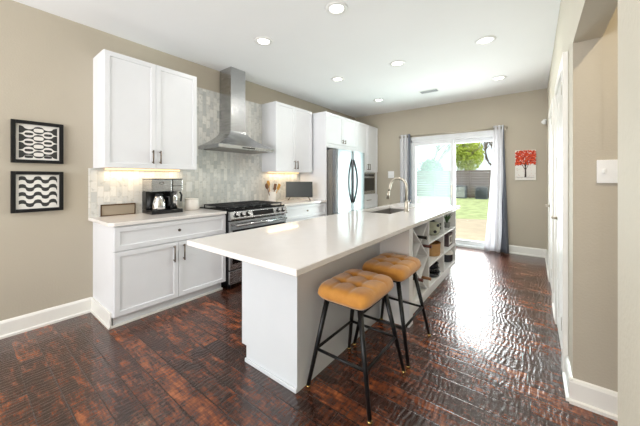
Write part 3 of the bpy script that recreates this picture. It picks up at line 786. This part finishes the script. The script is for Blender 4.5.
# ---------------------------------------------------------------- bar stools
def make_stool(lab):
    t = thing('bar_stool', lab, 'stool', (0, 0, 0), 'bar stools at the island')
    # tufted seat: 3 x 2 pillows
    bmq = bmesh.new(); nx, ny = 36, 48; sx, sy = .172, .220; top = []; bot = []
    def se(u, v):   # rounded-rectangle mapping
        k = 7.0
        r = (abs(u)**k+abs(v)**k)**(1/k); m_ = max(abs(u), abs(v))
        s_ = m_/r if r > 1e-6 else 1
        return u*s_, v*s_, m_
    gt, gb = [], []
    for i in range(nx+1):
        ra, rb = [], []
        for j in range(ny+1):
            u, v = -1+2*i/nx, -1+2*j/ny
            a, b__, m_ = se(u, v)
            edge = max(0, 1-m_**9)**.5
            fu = abs(math.sin(PI*(u+1)*1.5)) if True else 0
            fv = abs(math.sin(PI*(v+1)*1.5))
            pil = .022-.026*sum(math.exp(-((a*sx-px)**2+(b__*sy-py)**2)/.022**2) for px in (-.057, .057) for py in (-.073, .073))-.007*(1-min(fu*2.2, 1))-.007*(1-min(fv*2.2, 1))
            z = .606+.013*edge+pil*edge
            zb_ = .560-.016*edge
            sc = 1.0
            ra.append(bmq.verts.new((a*sx, b__*sy, z)))
            rb.append(bmq.verts.new((a*sx*.97, b__*sy*.97, zb_)))
        gt.append(ra); gb.append(rb)
    for i in range(nx):
        for j in range(ny):
            bmq.faces.new((gt[i][j], gt[i+1][j], gt[i+1][j+1], gt[i][j+1])); bmq.faces.new((gb[i][j], gb[i][j+1], gb[i+1][j+1], gb[i+1][j]))
    per = [(i, 0) for i in range(nx)]+[(nx, j) for j in range(ny)]+[(i, ny) for i in range(nx, 0, -1)]+[(0, j) for j in range(ny, 0, -1)]
    mids = [bmq.verts.new((gt[i][j].co.x*1.03, gt[i][j].co.y*1.025, .579)) for i, j in per]
    for k in range(len(per)):
        i, j = per[k]; i2, j2 = per[(k+1) % len(per)]; m1, m2 = mids[k], mids[(k+1) % len(per)]
        bmq.faces.new((gt[i][j], m1, m2, gt[i2][j2])); bmq.faces.new((m1, gb[i][j], gb[i2][j2], m2))
    bmesh.ops.recalc_face_normals(bmq, faces=bmq.faces)
    mb = MB(); mb.merge(bmq); mb.build('seat', M['velvet'], t, smooth=True, local=True)
    MB().box(-.13, .13, -.18, .18, .532, .546, .003).build('seat_plate', M['black'], t, local=True)
    ft = [(-.205, -.24), (.215, -.24), (.215, .24), (-.205, .24)]; tp = [(-.115, -.165), (.115, -.165), (.115, .165), (-.115, .165)]
    pts = []
    for (fx, fy), (tx, ty) in zip(ft, tp):
        a, b__ = Vector((fx, fy, .012)), Vector((tx, ty, .538)); pts.append((a, b__))
        l_ = MB().cyl(a, b__, .0115, .0165, seg=16).build('leg', M['black'], t, local=True)
        MB().cyl(Vector((fx, fy, 0)), Vector((fx, fy, .014))+(b__-a)*.0, .0135, .0125, seg=16).build('brass_tip', M['brass'], l_, local=True)
    def at(k, z):
        a, b__ = pts[k]; u = (z-a.z)/(b__.z-a.z); return a+(b__-a)*u
    for k in range(4):
        z = .235 if k % 2 else .235
        MB().cyl(at(k, z), at((k+1) % 4, z), .009, seg=12).build('footrest', M['black'], t, local=True)
    return t
s1 = make_stool('amber velvet bar stool with tufted seat nearest the island corner')
s2 = copy_tree(s1); s2['label'] = 'amber velvet bar stool beside the wine rack, farther from the camera'
s1.location = (-.895, 1.555, 0); s2.location = (-.89, 2.104, 0)

# ---------------------------------------------------------------- things on the counters
zc = .9105
cx0, cx1, ky0, ky1 = -3.36, -3.14, 1.215, 1.535
t = thing('coffee_maker', 'steel and black double coffee maker under the left wall cabinet', 'coffee maker', (-3.25, 1.4, zc))
MB().box(cx0, cx1+.03, ky0, ky1, zc, zc+.04, .006).build('base', M['black_plastic'], t)
MB().box(cx0, cx0+.10, ky0, ky1, zc+.04, zc+.235, .004).box(cx0+.10, cx1-.01, ky0+.20, ky0+.225, zc+.04, zc+.235, .004).build('column', M['black_plastic'], t)
MB().box(cx0, cx1+.02, ky0, ky0+.205, zc+.236, zc+.365, .008).build('brew_housing', M['steel'], t)
MB().box(cx0, cx1+.02, ky0+.212, ky1, zc+.236, zc+.365, .008).build('pod_housing', M['steel'], t)
MB().box(cx0, cx1+.022, ky0+.210, ky1+.002, zc+.29, zc+.298, .001).box(cx0, cx1+.022, ky0+.0, ky1, zc+.365, zc+.374, .002).build('black_band', M['black_plastic'], t)
b_ = MB(); n = 24
b_.tube([(cx1+.021, ky0+.10+.022*math.cos(2*PI*k/n), zc+.325+.012*math.sin(2*PI*k/n)) for k in range(n+1)], .0022, 6)
b_.build('oval_badge', M['black_plastic'], t)
c_ = MB().lathe([(0, 0), (.062, 0), (.066, .01), (.066, .06), (.050, .12), (.040, .148), (.036, .15), (0, .15)], (cx0+.175, ky0+.10, zc+.042)).build('carafe', M['chrome'], t)
MB().lathe([(0, .1505), (.040, .1505), (.036, .17), (0, .175)], (cx0+.175, ky0+.10, zc+.042)).build('carafe_lid', M['black_plastic'], c_)
MB().tube([(cx0+.205, ky0+.145, zc+.185), (cx0+.245, ky0+.175, zc+.175), (cx0+.245, ky0+.18, zc+.10), (cx0+.215, ky0+.16, zc+.07)], .009, 10).build('carafe_handle', M['black_plastic'], c_)
MB().cyl((cx0+.15, ky1-.055, zc+.042), (cx0+.15, ky1-.055, zc+.235), .040, seg=24).build('pod_column', M['chrome'], t)
MB().tube([(cx1+.0, ky1-.02, zc+.225), (cx1+.018, ky1-.01, zc+.19), (cx1+.01, ky1-.015, zc+.12)], .010, 10).build('side_lever', M['black_plastic'], t)

t = thing('tray', 'low taupe rectangular panel with thin bronze frame leaning on the backsplash', 'tray', (-3.37, 1.0, zc))
y0, y1 = .855, 1.155; mb = MB(); xx = -3.375; zt_ = zc+.115
mb.box(xx-.006, xx+.010, y0, y1, zc, zc+.008, .001).box(xx-.006, xx+.010, y0, y1, zt_-.012, zt_, .001).box(xx-.006, xx+.010, y0, y0+.008, zc, zt_, .001).box(xx-.006, xx+.010, y1-.008, y1, zc, zt_, .001)
mb.build('frame', M['bronze'], t); MB().box(xx-.004, xx+.003, y0+.006, y1-.006, zc+.006, zt_-.01).build('face', M['cork'], t)
t = thing('canister', 'short cream ceramic canister beside the coffee maker', 'canister', (-3.26, 1.715, zc))
MB().lathe([(0, 0), (.072, 0), (.078, .006), (.078, .115), (.074, .122), (0, .122)], (-3.26, 1.715, zc)).build('body', M['ceramic'], t)
MB().lathe([(0, .1225), (.079, .1225), (.079, .136), (.074, .140), (0, .142)], (-3.26, 1.715, zc)).build('lid', M['ceramic'], t)

zc2 = .9205
t = thing('utensil_crock', 'white ceramic crock standing right of the range', 'crock', (-3.25, 3.0, zc2))
MB().lathe([(0, 0), (.062, 0), (.066, .006), (.066, .155), (.068, .16), (.062, .162), (.058, .15), (.056, .012), (0, .01)], (-3.25, 3.0, zc2)).build('body', M['ceramic'], t)
for (dy, dx, L, m_, kd, lab) in ((-.055, .01, .20, 'spoon_dark', 'spoon', 'dark walnut spoon leaning far left in the white crock'),
                                 (-.02, -.02, .24, 'spoon_wood', 'spoon', 'pale wooden spoon standing tallest in the white crock'),
                                 (.015, .02, .20, 'spoon_dark', 'spatula', 'dark wooden spatula in the middle of the white crock'),
                                 (.04, -.015, .25, 'steel', 'whisk', 'thin steel whisk sticking up at the right of the white crock'),
                                 (.06, .01, .20, 'spoon_wood', 'spatula', 'pale wooden spatula leaning far right in the white crock')):
    p0 = Vector((-3.25+dx*.4, 3.0+dy*.4, zc2+.015)); p1 = Vector((-3.25+dx*1.6, 3.0+dy*2.0, zc2+L+.02)); d = (p1-p0).normalized()
    mb = MB(); mb.tube([p0, p0+(p1-p0)*.5, p1], .006, 8)
    if kd == 'spoon':
        s_ = MB(); s_.lathe([(0, -.055), (.022, -.035), (.034, 0), (.026, .035), (0, .05)], (0, 0, 0), 16, sx=.35)
        mb.bm.from_mesh(s_.build('tmp', M[m_]).data); bpy.data.objects.remove(bpy.data.objects['tmp'])
        # move the bowl (verts near the origin) onto the handle end
        q = Vector((0, 0, 1)).rotation_difference(d).to_matrix()
        for v in mb.bm.verts:
            if v.co.length < .2: v.co = q @ v.co + p1+d*.03
    elif kd == 'spatula':
        q = Vector((0, 0, 1)).rotation_difference(d).to_matrix()
        mb.box(p1.x-.004, p1.x+.004, p1.y-.028, p1.y+.028, p1.z-.03, p1.z+.065, .003, rot=(q, p1))
    else:
        for k in range(4):
            a = PI*k/4; e = Vector((math.cos(a), math.sin(a), 0))*.018
            mb.tube([p1, p1+d*.02+e, p1+d*.055+e*1.1, p1+d*.075, p1+d*.055-e*1.1, p1+d*.02-e, p1], .0015, 5)
    o = mb.build('wooden_'+kd if m_ != 'steel' else 'whisk', M[m_]); tag(o, lab, kd if kd != 'whisk' else 'whisk')

# small television turned to the room
t = thing('television', 'small flat black television on two feet beside the refrigerator', 'television', (0, 0, 0))
MB().box(-.222, .222, -.012, .012, .055, .315, .005).build('body', M['black_plastic'], t, local=True)
MB().box(-.214, .214, -.0145, -.0115, .065, .307, .001).build('screen', M['screen'], t, local=True)
for s_ in (-1, 1):
    mb = MB(); mb.tube([(s_*.15, 0, .058), (s_*.185, -.055, .007)], .006, 8); mb.tube([(s_*.15, 0, .058), (s_*.185, .055, .007)], .006, 8)
    mb.build('foot', M['bronze'], t, local=True)
t.location = (-3.10, 3.47, zc2); t.rotation_euler = (0, 0, math.radians(37.5))

# ---------------------------------------------------------------- pictures on the left wall
def wall_pic(z0, z1, lab, kind):
    y0, y1 = .262, .582; x = XL
    t = thing('framed_print', lab, 'picture', (x, (y0+y1)/2, z0), 'black framed prints on the left wall')
    f = .028; mb = MB(); d = .036
    mb.box(x+.0005, x+d, y0, y0+f, z0, z1, .002).box(x+.0005, x+d, y1-f, y1, z0, z1, .002).box(x+.0005, x+d, y0+f, y1-f, z0, z0+f, .002).box(x+.0005, x+d, y0+f, y1-f, z1-f, z1, .002)
    mb.build('frame', M['black'], t)
    mb = MB(); mb.box(x+.0005, x+.016, y0+f, y1-f, z0+f, z1-f)
    a, b_, c, e = y0+.046, y1-.040, z0+.040, z1-.040       # print area
    W, Hh = b_-a, e-c; n = 60; xp0, xp1 = x+.0155, x+.0165
    rows = 4
    def clipu(q): return min(max(q, a), b_)
    def pill(u, zz, wu, hz, mi, lift):
        pts = []
        for k in range(20):
            cx, cz = math.cos(2*PI*k/20), math.sin(2*PI*k/20)
            pts.append((clipu(a+W*(u+wu*math.copysign(abs(cx)**.6, cx))), zz+hz*math.copysign(abs(cz)**.6, cz)))
        mb.prism(pts, 0, xp1-.0005, xp1+lift, mi=mi)
    for r in range(rows):
        zc_ = c+Hh*(r+.5)/rows; up, lo = [], []; rh = Hh/rows
        for k in range(n+1):
            u = k/n; yy = a+W*u
            if kind == 0:
                q = math.cos(4*PI*u); th = rh*(.27+.19*math.copysign(abs(q)**.55, q)); cc = zc_
            else:
                q = math.sin(2*PI*2.5*u+.3); q = math.copysign(abs(q)**.45, q)
                th = rh*.24; cc = zc_+rh*.24*q
            up.append((yy, min(cc+th, e+.004))); lo.append((yy, max(cc-th, c-.004)))
        for k in range(n):
            mb.prism([up[k], up[k+1], lo[k+1], lo[k]], 0, xp0, xp1, mi=1)
        if kind == 0:
            pill(.5, zc_, .13, rh*.24, 0, .0008)
            for u in (.25, .75):
                pill(u, zc_-rh*.5+(rh*.2 if r == 0 else 0), .11, rh*.16, 1, .0008)
    mb.build('print', [M['mat_white'], M['print_dark']], t)
wall_pic(1.415, 1.770, 'black framed abstract print with ovals, upper of the pair', 0)
wall_pic(1.000, 1.345, 'black framed print of interlocking waves, lower of the pair', 1)

# red tree canvas on the back wall
t = thing('canvas_painting', 'small canvas painting of a red tree on the back wall', 'painting', (-.105, YB, 1.26))
x0, x1, z0, z1 = -.247, .035, 1.262, 1.765
MB().box(x0, x1, YB-.028, YB-.001, z0, z1, .002).build('canvas', M['mat_white'], t)
mb = MB(); yf = YB-.0285
def disc(x, z, r, mi, k):
    mb.prism([(x+r*math.cos(2*PI*q/7), z+r*math.sin(2*PI*q/7)) for q in range(7)], 1, yf-.0008-k*.000004, yf, mi=mi)
rr = random.Random(4)
for k in range(780):
    x = rr.uniform(x0+.006, x1-.006); z = z0+.20+(z1-z0-.21)*rr.random()
    lim = z0+.22+.07*abs((x-(x0+x1)/2)/.14-0)**1 - .07*rr.random()
    if z < z0+.24+.06*rr.random(): continue
    disc(x, min(z, z1-.014), rr.uniform(.007, .013), rr.choice((0, 0, 1, 2)), k)
for k in range(40): disc(rr.uniform(x0+.01, x1-.01), rr.uniform(z0+.012, z0+.22), .003, rr.choice((0, 1)), k)
mb.build('red_foliage', [M['red1'], M['red2'], M['red3']], t)
mb = MB(); xm = (x0+x1)/2
def stroke(pts, w0, w1):
    n = len(pts)-1
    for i in range(n):
        (xa, za), (xb, zb_) = pts[i], pts[i+1]; d = Vector((xb-xa, zb_-za)).normalized(); q = Vector((-d.y, d.x))
        wa, wb = w0+(w1-w0)*i/n, w0+(w1-w0)*(i+1)/n
        mb.prism([(xa+q.x*wa, za+q.y*wa), (xb+q.x*wb, zb_+q.y*wb), (xb-q.x*wb, zb_-q.y*wb), (xa-q.x*wa, za-q.y*wa)], 1, yf-.0045, yf)
stroke([(xm, z0+.045), (xm+.004, z0+.12), (xm, z0+.20), (xm+.003, z0+.30)], .013, .005)
for sx_ in (-1, 1):
    stroke([(xm, z0+.17), (xm+sx_*.03, z0+.23), (xm+sx_*.06, z0+.32)], .005, .002); stroke([(xm, z0+.21), (xm+sx_*.02, z0+.29), (xm+sx_*.03, z0+.38)], .004, .0015)
stroke([(x0+.02, z0+.045), (xm, z0+.05), (x1-.02, z0+.045)], .002, .002)
mb.build('trunk', M['trunk_paint'], t)

# ---------------------------------------------------------------- curtains
zr = 2.165
t = thing('curtain_rod', 'thin metal curtain rod above the sliding door', 'curtain rod', (-1.3, YB-.1, zr))
MB().cyl((-2.27, YB-.10, zr), (-.37, YB-.10, zr), .010).build('rod', M['nickel'], t)
for x in (-2.27, -.37):
    MB().lathe([(0, -.022), (.018, -.012), (.022, 0), (.018, .012), (0, .022)], (x, YB-.10, zr)).build('finial', M['nickel'], t)
for x in (-2.245, -.385):
    MB().box(x-.008, x+.008, YB-.10, YB-.0005, zr-.03, zr-.014, .002).box(x-.02, x+.02, YB-.008, YB-.0005, zr-.05, zr+.02, .002).build('bracket', M['nickel'], t)
def curtain(top, bot, folds, greyspan, lab):
    t = thing('curtain', lab, 'curtain', ((bot[0]+bot[1])/2, YB-.1, .01), 'white and grey curtains')
    for nm, side, m_ in (('white_panel', 0, M['curtain']), ('grey_edge', 1, M['curtain_grey'])):
        bmq = bmesh.new(); nu, nv = (70, 30)[0] if not side else 24, 30; g_ = []
        for i in range(nu+1):
            row = []
            for j in range(nv+1):
                v = j/nv; z = .012+(zr+.045-.012)*v; e = (1-v)**1.3; gb = 1-(greyspan[0]+(greyspan[1]-greyspan[0])*(1-v)); u = gb*i/nu if not side else gb+(1-gb)*i/nu
                xa = top[0]+(bot[0]-top[0])*e; xb = top[1]+(bot[1]-top[1])*e
                amp = .020+.022*e
                x = xa+(xb-xa)*u+.006*math.sin(2*PI*folds*u*2+3*v)
                y = YB-.10+amp*math.sin(2*PI*folds*u)+.012*math.sin(7*u+4*v)*e
                row.append(bmq.verts.new((x, y, z)))
            g_.append(row)
        for i in range(nu):
            for j in range(nv): bmq.faces.new((g_[i][j], g_[i+1][j], g_[i+1][j+1], g_[i][j+1]))
        bmesh.ops.recalc_face_normals(bmq, faces=bmq.faces)
        ext = bmesh.ops.solidify(bmq, geom=bmq.faces[:], thickness=.003)
        mb = MB(); mb.merge(bmq); mb.build(nm, m_, t, smooth=True)
    mb = MB()
    for k in range(int(folds)):
        x = top[0]+(top[1]-top[0])*(k+.25)/folds
        mb.tube([(x, YB-.10+.024*math.cos(2*PI*q/16), zr+.024*math.sin(2*PI*q/16)) for q in range(17)], .004, 6)
    mb.build('grommets', M['nickel'], t)
curtain((-.56, -.40), (-.70, -.33), 3, (.06, .34), 'white grommet curtain with dark grey edge, right of the sliding door')
curtain((-2.25, -2.03), (-2.25, -2.00), 3, (.22, .24), 'white curtain with grey edge left of the sliding door')

# ---------------------------------------------------------------- ceiling fittings
def can(x, y, lab, e=4):
    t = thing('ceiling_light', lab, 'ceiling light', (x, y, H), 'recessed ceiling lights')
    MB().lathe([(.060, -.004), (.066, -.010), (.092, -.008), (.098, -.0005), (.060, -.0005), (.060, -.004)], (x, y, H)).build('trim_ring', M['white_plastic'], t)
    MB().lathe([(0, -.005), (.055, -.0045), (.0595, -.002), (0, -.002)], (x, y, H)).build('diffuser', M['bulb'], t)
    light('lamp', 'AREA', (0, 0, -.02), e, (1, .97, .93), (0, 0, 0), t, shape='DISK', size=.12)
labs = {(-1.345, 1.985): 'recessed ceiling light nearest the camera, above the near end of the island',
        (-2.28, 1.985): 'recessed ceiling light in front of the range hood',
        (-.40, 3.40): 'recessed ceiling light, nearer of the two by the right wall',
        (-2.28, 3.40): 'recessed ceiling light above the aisle by the refrigerator',
        (-1.37, 3.40): 'recessed ceiling light above the far middle of the island',
        (-.40, 4.79): 'recessed ceiling light farthest right, near the back wall',
        (-2.28, 4.77): 'recessed ceiling light in the far left by the pantry cabinet'}
for (x, y), l_ in labs.items(): can(x, y, l_)
t = thing('ceiling_vent', 'small white rectangular air vent in the ceiling near the sliding door', 'vent', (-1.38, 4.79, H))
MB().box(-1.53, -1.23, 4.71, 4.87, H-.008, H-.0005, .002).build('frame', M['white_plastic'], t)
mb = MB()
for k in range(9): mb.box(-1.51+k*.030, -1.492+k*.030, 4.73, 4.85, H-.012, H-.0075, .001)
mb.build('slats', M['ac'], t)

# switches, outlets, sensor
def plate_y(y, x0, x1, z0, z1, name, lab, cat, n):
    t = thing(name, lab, cat, ((x0+x1)/2, y, z0))
    MB().box(x0, x1, y-.008, y-.0005, z0, z1, .002).build('plate', M['white_plastic'], t)
    for k in range(n):
        xc = x0+(x1-x0)*(k+.5)/n
        MB().box(xc-.006, xc+.006, y-.018, y-.0075, (z0+z1)/2-.010, (z0+z1)/2+.014, .002).build('toggle', M['white_plastic'], t)
plate_y(YB, -2.555, -2.42, 1.30, 1.45, 'light_switch', 'white switch plate on the back wall beside the left curtain', 'switch', 3)
plate_y(OY1-.002, .278, .395, 1.258, 1.384, 'light_switch', 'white double switch plate on the hall wall by the opening', 'switch', 2)
t = thing('outlet', 'white outlet plate on the tile backsplash beside the canister', 'outlet', (XL+.012, 1.745, 1.13))
MB().box(XL+.0125, XL+.018, 1.71, 1.785, 1.125, 1.245, .002).build('plate', M['white_plastic'], t)
MB().box(XL+.0175, XL+.021, 1.728, 1.767, 1.15, 1.18, .002).box(XL+.0175, XL+.021, 1.728, 1.767, 1.192, 1.222, .002).build('socket', M['white_plastic'], t)
t = thing('security_sensor', 'small white sensor high in the back right corner', 'sensor', (.12, YB, 2.19))
MB().box(.125, .170, YB-.02, YB-.0005, 2.17, 2.25, .004).build('bracket', M['white_plastic'], t)
MB().cyl((.146, YB-.015, 2.21), (.128, YB-.09, 2.195), .024, .028).build('body', M['white_plastic'], t)

# hall lamp seen only by its warm light on the hall wall
t = thing('ceiling_light', 'warm recessed ceiling light in the side hall', 'ceiling light', (.78, 1.35, H))
MB().lathe([(.060, -.004), (.066, -.010), (.092, -.008), (.098, -.0005), (.060, -.0005), (.060, -.004)], (.78, 1.35, H)).build('trim_ring', M['white_plastic'], t)
MB().lathe([(0, -.005), (.055, -.0045), (.0595, -.002), (0, -.002)], (.78, 1.35, H)).build('diffuser', M['bulb'], t)
light('lamp', 'AREA', (0, 0, -.02), 17, (1, .86, .62), (0, 0, 0), t, shape='DISK', size=.10)
